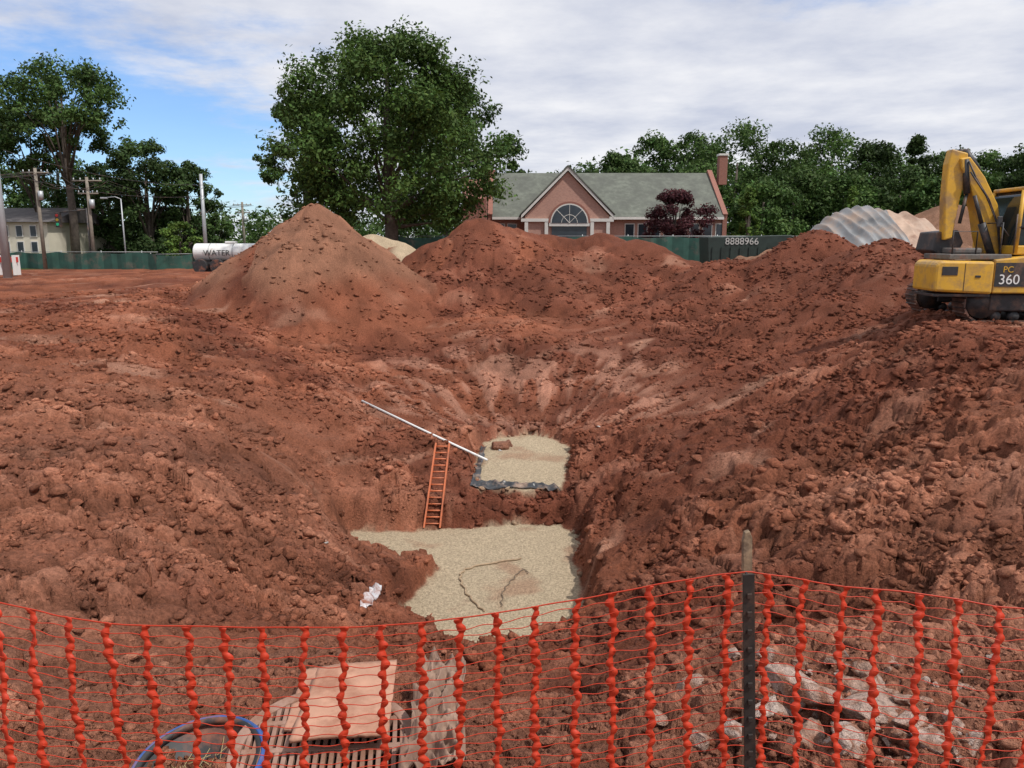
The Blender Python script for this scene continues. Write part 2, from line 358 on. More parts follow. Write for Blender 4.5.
while len(pix)<190:
    a,b_=random.uniform(-20,1044),random.uniform(340,750)
    if 340<a<600 and 430<b_<670: continue
    pix.append((a,b_))
lst=[]
for q,P in enumerate(hits(pix)):
    S=min(.17,random.uniform(.005,.014)*P[1]); lst.append((P[0],P[1],P[2]+S*.02,S,q+300))
rubble('dirt_boulders',lst,lambda rg:np.array((.25,.093,.054))*(.75+.6*rg.random()),ico(3))

# =====================================================  PIT OBJECTS
M_FIBER=mat('orange_fiberglass',(.60,.17,.07),.5,.15,6,dirt=DIRT,dirt_amt=.3)
M_PVC=mat('white_pvc',(.72,.72,.7),.45,.05,4,dirt=(.4,.28,.22),dirt_amt=.2)
lad=empty('extension_ladder')
f0=np.array(G(424,528,5.38)); f1=np.array(G(440,528,5.38)); t0=np.array(W(436,443,14.75)); t1=np.array(W(449.5,443,14.75))
ux_=(f1-f0)/np.linalg.norm(f1-f0); nn_=np.cross(f1-f0,t0-f0); nn_/=np.linalg.norm(nn_)
def rail(a,b,w,t,nm):
    c=[]
    for p in (a,b):
        for (i_,j_) in ((-w,-t),(w,-t),(w,t),(-w,t)): c.append(p+ux_*i_+nn_*j_)
    pyobj(nm,c,[(3,2,1,0),(4,5,6,7),(0,1,5,4),(1,2,6,5),(2,3,7,6),(3,0,4,7)],M_FIBER,lad)
rail(f0,t0,.015,.04,'side_rail_1'); rail(f1,t1,.015,.04,'side_rail_2')
tubes('rungs',[([f0+(t0-f0)*q,f1+(t1-f1)*q],.014) for q in np.linspace(.05,.96,13)],M_FIBER,lad,6)
tube('white_pipe',[PIPE0,(PIPE0+PIPE1)/2+np.array([0,0,-.01]),PIPE1],.028,M_PVC)
M_CORD=mat('tan_rope',(.33,.24,.15),.8,.2,20)
def ground_curve(name,pix,D,r,m,lift=.02):
    P=[np.array(G(a,b,D)) for a,b in pix]; out=[]
    for i in range(len(P)-1):
        p0=P[max(i-1,0)];p1=P[i];p2=P[i+1];p3=P[min(i+2,len(P)-1)]
        for t in np.linspace(0,1,9)[:-1]:
            out.append(.5*((2*p1)+(p2-p0)*t+(2*p0-5*p1+4*p2-p3)*t*t+(3*p1-p0-3*p2+p3)*t**3))
    out.append(P[-1]); out=[np.array([q[0]+.02*math.sin(k_*1.7),q[1]+.02*math.sin(k_*1.1),gz(q[0],q[1])+lift]) for k_,q in enumerate(out)]
    return tube(name,out,r,m,None,6)
ground_curve('rope',[(484,612),(470,598),(461,582),(464,571),(486,565),(522,559)],5.4,.015,M_CORD)
ground_curve('rope',[(501,607),(504,592),(514,579),(523,570),(528,574)],5.4,.008,mat('dark_cord',(.16,.12,.08),.7))
def cloth(name,corners,nu,nv,amp,wl,m,seed,thick=.006):
    c=[np.array(q,float) for q in corners]; U=np.linspace(0,1,nu);Vv=np.linspace(0,1,nv)
    u,v=np.meshgrid(U,Vv); u=u.ravel();v=v.ravel()
    P=(c[0]*((1-u)*(1-v))[:,None]+c[1]*(u*(1-v))[:,None]+c[2]*(u*v)[:,None]+c[3]*((1-u)*v)[:,None])
    P0=P.copy()
    P[:,0]+=.9*amp*fbm(P0[:,0],P0[:,1],.4,3,seed+4)
    P[:,1]+=.9*amp*fbm(P0[:,0],P0[:,1],.4,3,seed+7)
    f=1-2*np.abs(pn(P[:,0]/wl+pn(P[:,0],P[:,1],seed+2)*.6,P[:,1]/wl*.6,seed))
    P[:,2]+=amp*f+amp*.6*fbm(P[:,0],P[:,1],wl*.5,3,seed+9)
    P[:,2]=np.maximum(P[:,2],terrain(P[:,0],P[:,1],want=False)+.012+np.maximum(amp*f*.5,0))
    idx=np.arange(nu*nv).reshape(nv,nu)
    Fq=np.stack([idx[:-1,:-1],idx[:-1,1:],idx[1:,1:],idx[1:,:-1]],-1).reshape(-1,4)
    o=mesh_np(name,P,Fq,m,smooth=True); s_=o.modifiers.new('s','SOLIDIFY'); s_.thickness=thick; return o
M_BLK=mat('black_plastic',(.035,.038,.042),.35,.3,6,dirt=(.3,.2,.14),dirt_amt=.3)
cloth('black_filter_fabric',[G(472,491,4.95),G(562,491,4.95),G(560,486,4.88),G(476,482,4.85)],80,16,.07,.3,M_BLK,3)
cloth('black_filter_fabric',[G(471,490,4.92),G(479,488,4.92),G(486,446,4.85),G(481,446,4.85)],12,70,.06,.3,M_BLK,6)
M_SHEET=mat('clear_plastic_sheet',(.50,.50,.52),.3,.2,5,dirt=DIRT,dirt_amt=.5,dirt_scale=6)
P=hit(375,600); cloth('plastic_sheet_scrap',[P+(-.10,-.4,0),P+(.03,-.3,0),P+(.02,.4,0),P+(-.12,.35,0)],24,60,.04,.13,M_SHEET,8)
for q,(a_,b2) in enumerate([(325,544),(500,452),(598,428),(612,575)]):
    P=hit(a_,b2); rubble('litter_scrap',[(P[0],P[1],P[2]+.03,.05,q+900)],lambda rg:np.array((.6,.6,.58)),ICO2,.2)
rubble('dirt_lump',[(*G(500,447,4.85),.26,411),(*G(508,444,4.85),.16,412)],lambda rg:np.array((.25,.12,.08)))

# =====================================================  FOREGROUND ITEMS
M_PLY=mat('dusty_plywood',(.42,.225,.15),.85,.16,9,bump=.2,dirt=(.29,.13,.08),dirt_amt=.45,dirt_scale=5)
M_RUST=mat('dusty_cast_iron',(.31,.19,.145),.8,.2,15,bump=.3,dirt=(.22,.11,.07),dirt_amt=.5,dirt_scale=8)
M_BLUE=mat('blue_plastic',(.03,.09,.30),.5,.25,9,dirt=DIRT,dirt_amt=.35,dirt_scale=9)
M_BLK2=mat('black_rubber',(.025,.025,.027),.6,.3,10,dirt=DIRT,dirt_amt=.25)
M_RAG=mat('tan_burlap',(.26,.17,.125),.95,.25,14,bump=.4,dirt=(.17,.09,.065),dirt_amt=.4)
gr=empty('slotted_drain_grate'); gc=np.array(G(325,757,2.2)); gr.location=(gc[0],gc[1],gc[2]+.03); gr.rotation_euler=(.10,.03,.12)
ring=[];RF=[];n_=64
ro_,ri_=.40,.35
for k_ in range(n_):
    t=2*math.pi*k_/n_
    for (rad,zz) in ((ro_,-.03),(ro_,.02),(ri_,.02),(ri_,-.03)): ring.append((rad*math.cos(t),rad*math.sin(t),zz))
for k_ in range(n_):
    for q in range(4): RF.append((k_*4+q,((k_+1)%n_)*4+q,((k_+1)%n_)*4+(q+1)%4,k_*4+(q+1)%4))
pyobj('rim',ring,RF,M_RUST,gr,.004)
q=0
for xx in np.arange(-.33,.34,.033):
    h=math.sqrt(max(ri_**2-xx**2,0)); box(f'bar_{q}',xx-.010,xx+.010,-h-.01,h+.01,-.025,.014,M_RUST,gr,.003); q+=1
for yy in (-.17,0,.17):
    h=math.sqrt(ri_**2-yy**2); box(f'cross_{q}',-h,h,yy-.014,yy+.014,-.022,.0165,M_RUST,gr,.003); q+=1
box('black_backing',-.3,.3,-.3,.3,-.06,-.05,M_BLK2,gr)  # plain black plate beneath the bars, showing through the slots
def board(name,c4,th,seed):
    c=[np.array(q) for q in c4]; nu=24; rg=np.random.default_rng(seed)
    U,Vv=np.meshgrid(np.linspace(0,1,nu),np.linspace(0,1,nu)); U=U.ravel();Vv=Vv.ravel()
    P=c[0]*((1-U)*(1-Vv))[:,None]+c[1]*(U*(1-Vv))[:,None]+c[2]*(U*Vv)[:,None]+c[3]*((1-U)*Vv)[:,None]
    P[:,2]+=.012*np.sin(U*3+seed)+.01*np.cos(Vv*4)+.002*pn(U*12,Vv*12,seed)
    edge=(U<.001)|(U>.999)|(Vv<.001)|(Vv>.999); P[edge,:2]+=rg.normal(size=(edge.sum(),2))*.0018
    idx=np.arange(nu*nu).reshape(nu,nu); Fq=np.stack([idx[:-1,:-1],idx[:-1,1:],idx[1:,1:],idx[1:,:-1]],-1).reshape(-1,4)
    o=mesh_np(name,P,Fq,M_PLY,smooth=False); s_=o.modifiers.new('s','SOLIDIFY'); s_.thickness=th; return o
board('plywood_sheet',[G(289,744,2.07),G(388,733,2.07),G(397,657,2.05),G(318,668,2.05)],.018,1)
board('plywood_sheet',[G(284,728,2.11),G(330,736,2.11),G(350,664,2.11),G(303,666,2.11)],.016,5)
cloth('burlap_cloth',[G(402,775,2.12),G(458,775,2.15),G(464,668,2.15),G(418,664,2.12)],80,150,.07,.08,M_RAG,12)
tb=empty('plastic_tub'); c0=np.array(G(203,766,2.2)); tb.location=(c0[0],c0[1],c0[2]-.15); tb.rotation_euler=(.12,-.1,.3)
def lathe(name,prof,m,parent,n=48):
    V=[];Fc=[]
    for r_,z_ in prof:
        for k_ in range(n): t=2*math.pi*k_/n; V.append((r_*math.cos(t),r_*math.sin(t),z_))
    for i_ in range(len(prof)-1):
        for k_ in range(n): Fc.append((i_*n+k_,i_*n+(k_+1)%n,(i_+1)*n+(k_+1)%n,(i_+1)*n+k_))
    return pyobj(name,V,Fc,m,parent,smooth=True)
lathe('tub_shell',[(.22,0),(.27,.17),(.26,.17),(.21,.02),(.0,.02)],M_BLK2,tb)
lathe('tub_inner_lip',[(.262,.15),(.245,.165),(.24,.19),(.258,.195)],M_BLK2,tb)
lathe('tub_rim',[(.262,.165),(.275,.15),(.285,.175),(.275,.19),(.265,.195),(.257,.18)],M_BLUE,tb)
straws=[]
for q in range(90):
    a_=random.uniform(0,6.28); r_=random.uniform(0,.16); p0=Vector((r_*math.cos(a_),r_*math.sin(a_),.05+random.random()*.05)); d_=Vector((random.uniform(-1,1),random.uniform(-1,1),random.uniform(-.1,.5))).normalized()*random.uniform(.06,.15)
    straws.append(([p0,p0+d_],.002))
tubes('straw',straws,mat('straw',(.36,.28,.14),.8),tb,4)

# =====================================================  ORANGE SAFETY FENCE
m,N,L,b=new_mat('orange_safety_mesh')
b.inputs['Base Color'].default_value=(.62,.055,.02,1); b.inputs['Roughness'].default_value=.5
tl=N.new('ShaderNodeBsdfTranslucent'); tl.inputs['Color'].default_value=(.75,.08,.02,1); mxs=N.new('ShaderNodeMixShader'); mxs.inputs[0].default_value=.22
L.new(b.outputs[0],mxs.inputs[1]); L.new(tl.outputs[0],mxs.inputs[2]); L.new(mxs.outputs[0],N['Material Output'].inputs['Surface'])
M_OR=m
YF=2.1
fx=[];fz=[]
for a_,b2 in [(-500,600),(-150,596),(0,605),(60,612),(130,618),(250,624),(350,622),(430,618),(500,612),(600,600),(680,586),(720,579),(750,575),(790,580),(850,592),(930,600),(1000,607),(1100,606),(1500,600)]:
    P=W(a_,b2,YF); fx.append(P[0]); fz.append(P[2])
def ftop(x): return np.interp(x,fx,fz)
def fy(x,z): return YF+.035*np.sin(x*2.1+z*2)+.012*np.sin(x*7+z*5)
cell=.0315; NZ=33; barsp=.112
def P3(x,dz):
    x=np.asarray(x,float); tilt=.02*np.sin(x*3.1); return np.stack([x+tilt*dz*1.5+.004*np.sin(dz*23+x*40),fy(x,dz),ftop(x)-dz],-1)
FV=[];FF=[]
def ribbon(A,B):
    o=sum(len(q) for q in FV); n_=len(A); FV.append(np.concatenate([A,B])); i_=np.arange(n_-1)
    FF.append(np.stack([o+i_,o+i_+1,o+n_+i_+1,o+n_+i_],-1))
xs_b=np.arange(-3.4,3.4,barsp)
for q,xb in enumerate(xs_b):
    xb=xb+random.uniform(-.006,.006)
    dz=np.linspace(0,(NZ-1)*cell,(NZ-1)*8+1); ph=dz/cell
    wv=.0066+.0058*np.abs(np.cos(np.pi*ph))**.9
    off=.0045*np.sin(np.pi*ph+q)+.002*np.sin(ph*1.3+q*2)
    tw=.004*np.sin(ph*.9+q*1.7)
    ribbon(P3(xb-wv+off,dz)+np.stack([0*tw,tw,0*tw],1),P3(xb+wv+off,dz)-np.stack([0*tw,tw,0*tw],1))
xx=np.arange(-3.4,3.4,.014)
for k_ in range(NZ):
    wob=.0034*np.sin(xx/barsp*2*np.pi+k_*np.pi)*(k_>0)+.003*np.sin(xx*9+k_*2.7)
    h=.0020 if k_==0 else .0011
    dz=k_*cell+wob
    ribbon(P3(xx,np.maximum(dz-h,-.006))+[0,.001,0],P3(xx,dz+h)+[0,.001,0])
fo=mesh_np('orange_safety_fence',np.concatenate(FV),np.concatenate(FF),M_OR,smooth=False)
so=fo.modifiers.new('s','SOLIDIFY'); so.thickness=.0014
M_STEEL=mat('dark_post_steel',(.035,.028,.025),.6,.3,20,metal=.3,dirt=(.12,.06,.04),dirt_amt=.3)
M_WOOD=mat('weathered_stake_wood',(.26,.18,.11),.8,.35,30,bump=.3,dirt=(.07,.045,.035),dirt_amt=.45,dirt_scale=12)
pp=W(750,575,YF-.04); post=empty('steel_fence_post',(pp[0]+.05,pp[1],0)); post.rotation_euler=(0,-.062,0)
zb=-.45
box('flange',-.0165,.0165,-.003,.003,zb,pp[2]+.004,M_STEEL,post,.001)
box('web',-.003,.003,.0032,.026,zb,pp[2],M_STEEL,post,.001)
for q,zz in enumerate(np.arange(zb+.1,pp[2]-.02,.055)): box(f'stud_{q}',-.007,.007,-.011,-.0031,zz,zz+.016,M_STEEL,post,.002)
p2=W(748,530,YF+.08); st=empty('wooden_stake',(p2[0]+.05,p2[1],0)); st.rotation_euler=(0,-.055,0)
prism('shaft',[(-.014,zb),(.014,zb),(.013,p2[2]-.02),(.006,p2[2]),(-.008,p2[2]-.004),(-.014,p2[2]-.03)],'y',-.01,.01,M_WOOD,st,.002)

# =====================================================  EXCAVATOR
M_YEL=mat('excavator_yellow_paint',(.64,.36,.035),.45,.08,3,dirt=(.36,.22,.09),dirt_amt=.4,dirt_scale=2.5)
M_DK=mat('dark_machine_steel',(.03,.03,.032),.55,.3,8,dirt=(.14,.08,.055),dirt_amt=.35)
M_GLASS=mat('cab_glass',(.02,.028,.03),.08,.1,3)
M_GREY=mat('grey_deck',(.12,.11,.10),.7,.25,8,dirt=DIRT,dirt_amt=.3)
M_TRK=mat('muddy_track_steel',(.05,.038,.032),.7,.3,6,bump=.3,dirt=(.17,.075,.05),dirt_amt=.5)
M_WHT=mat('white_paint',(.75,.75,.73),.5,.05,5)
ex0=W(921,318,18.6)
ex=empty('excavator',(ex0[0]+.12,18.9,-.12),math.radians(-4))
def track(y0,nm):
    Lx0,Lx1,r0=.8,5.6,.44
    Ls=Lx1-Lx0-2*r0; per=2*Ls+2*math.pi*r0; ns=46
    def pt(s):
        s%=per
        if s<Ls: return (Lx0+r0+s,2*r0),(0,1)
        s-=Ls
        if s<math.pi*r0: a=math.pi/2-s/r0; return (Lx1-r0+r0*math.cos(a),r0+r0*math.sin(a)),(math.cos(a),math.sin(a))
        s-=math.pi*r0
        if s<Ls: return (Lx1-r0-s,0),(0,-1)
        s-=Ls; a=-math.pi/2-s/r0; return (Lx0+r0+r0*math.cos(a),r0+r0*math.sin(a)),(math.cos(a),math.sin(a))
    V=[];Fc=[]
    for k_ in range(ns):
        (px_,pz_),(nx_,nz_)=pt(per*k_/ns); tx,tz_=nz_,-nx_; hl=per/ns*.44
        prof=[(-hl,-.03),(hl,-.03),(hl,.01),(hl*.2,.012),(hl*.1,.05),(-hl*.1,.05),(-hl*.2,.012),(-hl,.01)]
        o=len(V)
        for yy in (y0,y0+.6):
            for (a_,b2) in prof: V.append((px_+tx*a_+nx_*b2,yy,pz_+tz_*a_+nz_*b2))
        Fc+= [tuple(o+q for q in range(8)),tuple(o+8+q for q in range(8))[::-1]]+[(o+q,o+(q+1)%8,o+8+(q+1)%8,o+8+q) for q in range(8)]
    pyobj(nm+'_shoes',V,Fc,M_TRK,ex)
    cyl=[]
    for cx,rr_ in [(Lx0+r0,.36),(Lx1-r0,.36)]: cyl.append(([(cx,y0+.08,r0),(cx,y0+.5,r0)],rr_))
    for q in range(8): cyl.append(([(Lx0+r0+.35+q*.42,y0+.1,.13),(Lx0+r0+.35+q*.42,y0+.5,.13)],.11))
    tubes(nm+'_rollers',cyl,M_DK,ex,20)
    box(nm+'_frame',Lx0+.6,Lx1-.6,y0+.06,y0+.52,.25,.66,M_DK,ex,.04)
track(-.45,'near_track'); track(2.2,'far_track')
prism('slew_ring',[(3.0+1.0*math.cos(t),1.3+1.0*math.sin(t)) for t in np.linspace(0,6.283,29)[:-1]],'z',.85,1.1,M_DK,ex)
box('undercarriage_frame',2.2,4.0,.3,2.3,.4,.84,M_DK,ex,.05)
prism('tool_box',[(0,.72),(1.32,.66),(1.32,1.42),(.1,1.44),(0,1.34)],'y',-.6,.6,M_YEL,ex,.06)
box('tool_box_lower_band',.03,1.3,-.54,.5,.60,.665,M_DK,ex,.01)
box('tool_box_seam',.655,.668,-.606,-.57,.74,1.38,M_DK,ex)
box('tool_box_latch',.9,1.02,-.616,-.595,1.05,1.10,M_DK,ex,.004)
box('tool_box_vent',.15,.5,-.612,-.595,1.1,1.3,M_DK,ex,.004)
prism('side_panel',[(1.34,.68),(2.3,.68),(2.3,1.56),(1.34,1.46)],'y',-.55,.6,M_YEL,ex,.03)
box('label_panel',1.36,2.12,-.562,-.552,.84,1.39,M_DK,ex)
box('deck',.35,1.75,-.45,.9,1.455,1.58,M_GREY,ex,.02)
box('battery_cover',.65,1.3,.0,.8,1.58,1.72,M_GREY,ex,.04)
box('rear_house',2.32,5.2,-.5,2.6,.92,1.56,M_YEL,ex,.06)
box('platform',1.4,5.1,-.2,2.8,1.0,1.25,M_DK,ex,.02)
box('engine_hood',2.4,5.2,1.4,2.8,1.5,2.15,M_YEL,ex,.08)
cab=[(1.95,1.62),(3.3,1.62),(3.35,3.0),(2.1,3.06),(1.98,2.95)]
prism('cab_glass_body',cab,'y',-.15,1.1,M_GLASS,ex,.04)
box('cab_roof',1.98,3.4,-.2,1.15,3.04,3.13,M_YEL,ex,.03)
for q,(a_,b2) in enumerate([((1.96,-.17,1.6),(2.0,-.17,3.05)),((2.62,-.17,1.6),(2.62,-.17,3.05)),((3.32,-.17,1.6),(3.36,-.17,3.05)),((1.96,1.1,1.6),(2.0,1.1,3.05)),((1.96,-.17,2.2),(3.34,-.17,2.2))]):
    tube(f'cab_pillar_{q}',[a_,b2],.045,M_YEL if q!=4 else M_DK,ex,8)
box('cab_base',1.92,3.36,-.2,1.12,1.565,1.78,M_YEL,ex,.03)
def arm(name,prof,y0,y1,m=M_YEL): return prism(name,prof,'y',y0,y1,m,ex,.03)
arm('boom',[(1.62,1.45),(1.95,1.45),(1.95,2.0),(1.75,2.75),(1.38,3.4),(1.0,3.86),(.78,3.82),(.82,3.6),(1.08,3.15),(1.28,2.6),(1.42,2.0)],.4,.85)
arm('stick',[(.60,4.05),(.98,3.95),(1.02,3.6),(.90,2.9),(.80,1.95),(.62,1.9),(.54,2.9),(.54,3.7)],.48,.78)
tubes('hydraulic_cylinders',[([(1.7,.33,1.5),(1.38,.33,2.3)],.09),([(1.38,.33,2.3),(1.15,.33,2.95)],.045),([(1.3,.62,3.55),(.95,.62,4.02)],.09),([(.95,.62,4.02),(.78,.62,4.0)],.045),([(.92,.45,3.8),(1.02,.45,3.0)],.075),([(1.02,.45,3.0),(.92,.45,2.3)],.04)],M_DK,ex,10)
tubes('hydraulic_hoses',[([(1.9,.36,1.5),(1.8,.34,2.2),(1.5,.34,2.85),(1.15,.34,3.35),(.95,.36,3.75)],.02),([(1.9,.32,1.5),(1.72,.30,2.3),(1.4,.31,2.95),(1.0,.33,3.5)],.02)],M_DK,ex,6)
arm('bucket',[(.5,2.1),(1.0,2.15),(1.15,1.85),(1.05,1.6),(.7,1.5),(.42,1.65)],.62,1.6,M_DK)
tubes('handrails',[([(.42,-.4,1.5),(.42,-.4,2.1),(.95,-.4,2.1),(.95,-.4,1.5)],.018),([(1.5,-.4,1.5),(1.5,-.4,2.3),(1.5,.3,2.3)],.018),([(3.45,-.3,1.6),(3.45,-.3,2.6)],.018),([(1.86,-.28,1.6),(1.86,-.28,2.5)],.018)],M_DK,ex,6)
tubes('mirror',[([(1.7,-.3,2.0),(1.5,-.3,2.25)],.015)],M_DK,ex,6); box('mirror_head',1.4,1.52,-.33,-.29,2.2,2.45,M_DK,ex,.02)
def text(name,s,size,loc,rot,m,parent,ext=.002,align='LEFT'):
    cu_=bpy.data.curves.new(name,'FONT'); cu_.body=s; cu_.size=size; cu_.extrude=ext; cu_.align_x=align; cu_.materials.append(m)
    o=bpy.data.objects.new(name,cu_); sc.collection.objects.link(o); o.location=loc; o.rotation_euler=rot; o.parent=parent; return o
R90=(math.radians(90),0,0)
text('label_number','360',.32,(1.44,-.567,.90),R90,M_WHT,ex)
text('label_letters','PC',.20,(1.52,-.567,1.17),R90,M_YEL,ex)

# =====================================================  BUILDINGS
M_ROOF=mat('grey_shingle',(.125,.135,.11),.85,.25,2.5,bump=.3,dirt=(.09,.095,.08),dirt_amt=.5,dirt_scale=.6)
M_TRIM=mat('white_trim',(.62,.60,.56),.6,.05,4)
M_WIN=mat('dark_window_glass',(.03,.04,.05),.1,.2,2)
def brick(name,c1,c2,mort):
    m,N,L,b=new_mat(name); tc_=N.new('ShaderNodeTexCoord'); mp=N.new('ShaderNodeMapping'); mp.inputs['Rotation'].default_value=(math.radians(90),0,0)
    br=N.new('ShaderNodeTexBrick'); br.inputs['Scale'].default_value=4; br.inputs['Color1'].default_value=(*c1,1); br.inputs['Color2'].default_value=(*c2,1); br.inputs['Mortar'].default_value=(*mort,1); br.inputs['Mortar Size'].default_value=.015
    L.new(tc_.outputs['Object'],mp.inputs['Vector']); L.new(mp.outputs['Vector'],br.inputs['Vector']); L.new(br.outputs['Color'],b.inputs['Base Color']); b.inputs['Roughness'].default_value=.85; return m
M_BRK=brick('pink_brick',(.45,.24,.18),(.36,.18,.14),(.46,.37,.31)); M_BRK2=brick('red_brick',(.28,.10,.07),(.22,.08,.055),(.32,.24,.2))
HY=64.0
def hx(px,Y=HY): return W(px,235,Y)[0]
def hz_(py,Y=HY): return W(512,py,Y)[2]
h=empty('brick_house')
x0,x1=hx(488),hx(727); ze=hz_(217); yr=HY+6; zr=hz_(173,yr)
box('main_walls',x0+.3,x1-.3,HY+.4,HY+11.6,-.3,ze-.02,M_BRK,h)
prism('main_roof',[(HY-.1,ze-.12),(HY-.1,ze+.02),(yr,zr),(HY+12.1,ze+.02),(HY+12.1,ze-.12)],'x',x0+.35,x1-.35,M_ROOF,h)
box('eave_fascia',x0+.35,x1-.35,HY-.19,HY-.103,ze-.2,ze+.0,M_TRIM,h)
for q,xc in enumerate((x0,x1-.35)):
    prism(f'gable_end_{q}',[(HY+.2,-.3),(HY+.2,ze+.2),(yr,zr+.2),(HY+11.9,ze+.2),(HY+11.9,-.3)],'x',xc,xc+.35,M_BRK2,h)
    prism(f'gable_coping_{q}',[(HY+.1,ze+.2),(yr,zr+.203),(HY+12,ze+.2),(HY+12,ze+.25),(yr,zr+.26),(HY+.1,ze+.25)],'x',xc-.02,xc+.37,M_BRK2 ,h)
cx=hx(719,yr); box('right_chimney',cx-.35,cx+.35,yr-.4,yr+.4,zr-1,hz_(156,yr),M_BRK2,h); box('right_chimney_cap',cx-.42,cx+.42,yr-.47,yr+.47,hz_(156,yr),hz_(154,yr),M_TRIM,h)
cx=hx(492,yr); box('left_chimney',cx-.3,cx+.3,yr-.4,yr+.4,zr-1,hz_(170,yr),M_BRK2,h)
box('left_wing',hx(464),hx(487),HY-2,HY+9,-.3,hz_(200),M_BRK2,h)
prism('left_wing_roof',[(HY-2.3,hz_(200)),(HY+3.5,hz_(176)),(HY+9.3,hz_(200))],'x',hx(463),hx(487)-.1,M_BRK2,h)
gy_=HY-4; gx0,gx1,gxa=hx(523,gy_),hx(611,gy_),hx(567,gy_); gze=hz_(216,gy_); gza=hz_(170,gy_)
prism('entry_gable_wall',[(gx0+.15,-.3),(gx1-.15,-.3),(gx1-.15,gze),(gxa,gza-.1),(gx0+.15,gze)],'y',gy_,gy_+10,M_BRK,h)
for q,(xa,xb) in enumerate(((gx0-.15,gxa),(gx1+.15,gxa))):
    prism(f'entry_rake_{q}',[(xa,gze-.18),(xa,gze+.05),(xb,gza+.22),(xb,gza-.03)],'y',gy_-.25,gy_-.003,M_TRIM,h)
    sg=-.1 if q==0 else .1
    prism(f'entry_roof_{q}',[(xa+sg,gze+.055),(xa+sg,gze+.15),(xb,gza+.36),(xb,gza+.225)],'y',gy_-.3,gy_+10,M_ROOF,h)
box('entry_cornice',gx0-.15,gx1+.15,gy_-.22,gy_-.004,gze-.42,gze-.19,M_TRIM,h)
ax=hx(569,gy_); ar=1.42; az=hz_(223,gy_)
def half(r,n=20): return [(ax+r*math.cos(t),az+r*math.sin(t)) for t in np.linspace(0,math.pi,n)]
prism('arch_surround',half(ar+.16),'y',gy_-.235,gy_-.005,M_BRK2,h)
prism('arch_frame',half(ar),'y',gy_-.26,gy_-.236,M_TRIM,h)
prism('arch_glass',half(ar-.09),'y',gy_-.275,gy_-.261,M_WIN,h)
for q,t in enumerate((.25,.5,.75)):
    tube(f'arch_mullion_{q}',[(ax,gy_-.28,az),(ax+(ar-.1)*math.cos(t*math.pi),gy_-.28,az+(ar-.1)*math.sin(t*math.pi))],.02,M_TRIM,h,4)
tube('arch_ring',[(ax+.6*math.cos(t),gy_-.28,az+.6*math.sin(t)) for t in np.linspace(0,math.pi,12)],.02,M_TRIM,h,4)
box('entry_doors',ax-ar+.1,ax+ar-.1,gy_-.1,gy_-.01,-.2,az-.25,M_WIN,h); box('door_header',ax-ar-.1,ax+ar+.1,gy_-.24,gy_-.01,az-.24,az-.01,M_TRIM,h)
for q,xx_ in enumerate((gx0+.25,ax-ar-.3,ax+ar+.3,gx1-.25)): box(f'pilaster_{q}',xx_-.13,xx_+.13,gy_-.2,gy_-.006,-.2,gze-.43,M_TRIM,h)
q=0
for px in list(range(630,722,13))+[500,512]:
    xx_=hx(px); box(f'window_frame_{q}',xx_-.4,xx_+.4,HY+.3,HY+.397,.8,ze-.5,M_TRIM,h); box(f'window_{q}',xx_-.33,xx_+.33,HY+.28,HY+.298,.87,ze-.57,M_WIN,h); q+=1
M_CRM=mat('cream_siding',(.60,.55,.44),.8,.06,2); M_DRF=mat('dark_roof',(.10,.09,.09),.9,.2,2)
c=empty('cream_house'); Yc=58
xa,xb=hx(-60,Yc),hx(48,Yc); box('walls',xa,xb,Yc,Yc+9,-.3,hz_(221,Yc),M_CRM,c)
prism('roof',[(Yc-.4,hz_(222,Yc)),(Yc+4.5,hz_(208,Yc+4.5)),(Yc+9.4,hz_(222,Yc))],'x',xa-.4,xb+.4,M_DRF,c)
q=0
for px in range(-50,45,14):
    for zc in (hz_(231,Yc),hz_(247,Yc)):
        xx_=hx(px,Yc); box(f'window_trim_{q}',xx_-.26,xx_+.26,Yc-.06,Yc-.003,zc-.42,zc+.42,M_TRIM,c); box(f'window_{q}',xx_-.2,xx_+.2,Yc-.08,Yc-.062,zc-.36,zc+.36,M_WIN,c); q+=1
M_GRN=mat('green_windscreen',(.022,.075,.058),.8,.3,1.2,dirt=(.12,.10,.08),dirt_amt=.2,dirt_scale=1); M_POST=mat('galvanised_post',(.35,.36,.36),.5,.1,10,metal=.5)
def screen(name,p0,p1,zb_,ht,seg):
    f=empty(name); p0=np.array(p0);p1=np.array(p1); n_=int(np.linalg.norm(p1-p0)/seg*8)+2
    V=[];Fc=[]
    d=(p1-p0)/np.linalg.norm(p1-p0); nr=np.array([-d[1],d[0]])
    for k_ in range(n_):
        t=k_/(n_-1); w_=.09*math.sin(k_*.8)+.07*math.sin(k_*2.1+1); q=p0+(p1-p0)*t+nr*w_
        V+= [(q[0],q[1],zb_),(q[0],q[1],zb_+ht-.12*abs(math.sin(k_/8*math.pi)))]
        if k_: Fc.append((2*k_-2,2*k_,2*k_+1,2*k_-1))
    pyobj('screen_cloth',V,Fc,M_GRN,f)
    L_=[]
    for k_ in range(int(np.linalg.norm(p1-p0)/seg)+1):
        q=p0+d*seg*k_+nr*.18; L_.append(([(q[0],q[1],zb_-.2),(q[0],q[1],zb_+ht+.1)],.03))
    L_.append(([(p0[0]+nr[0]*.18,p0[1]+nr[1]*.18,zb_+ht),(p1[0]+nr[0]*.18,p1[1]+nr[1]*.18,zb_+ht)],.022))
    tubes('posts',L_,M_POST,f,6)
screen('construction_fence',(hx(395,50),50),(hx(1000,54),54),-.3,hz_(236,50)+.3,3)
screen('construction_fence',(hx(-60,56),56),(hx(155,54),54),-.3,1.25,3)
screen('construction_fence',(hx(150,54),54),(hx(235,58),58),-.3,1.1,3)
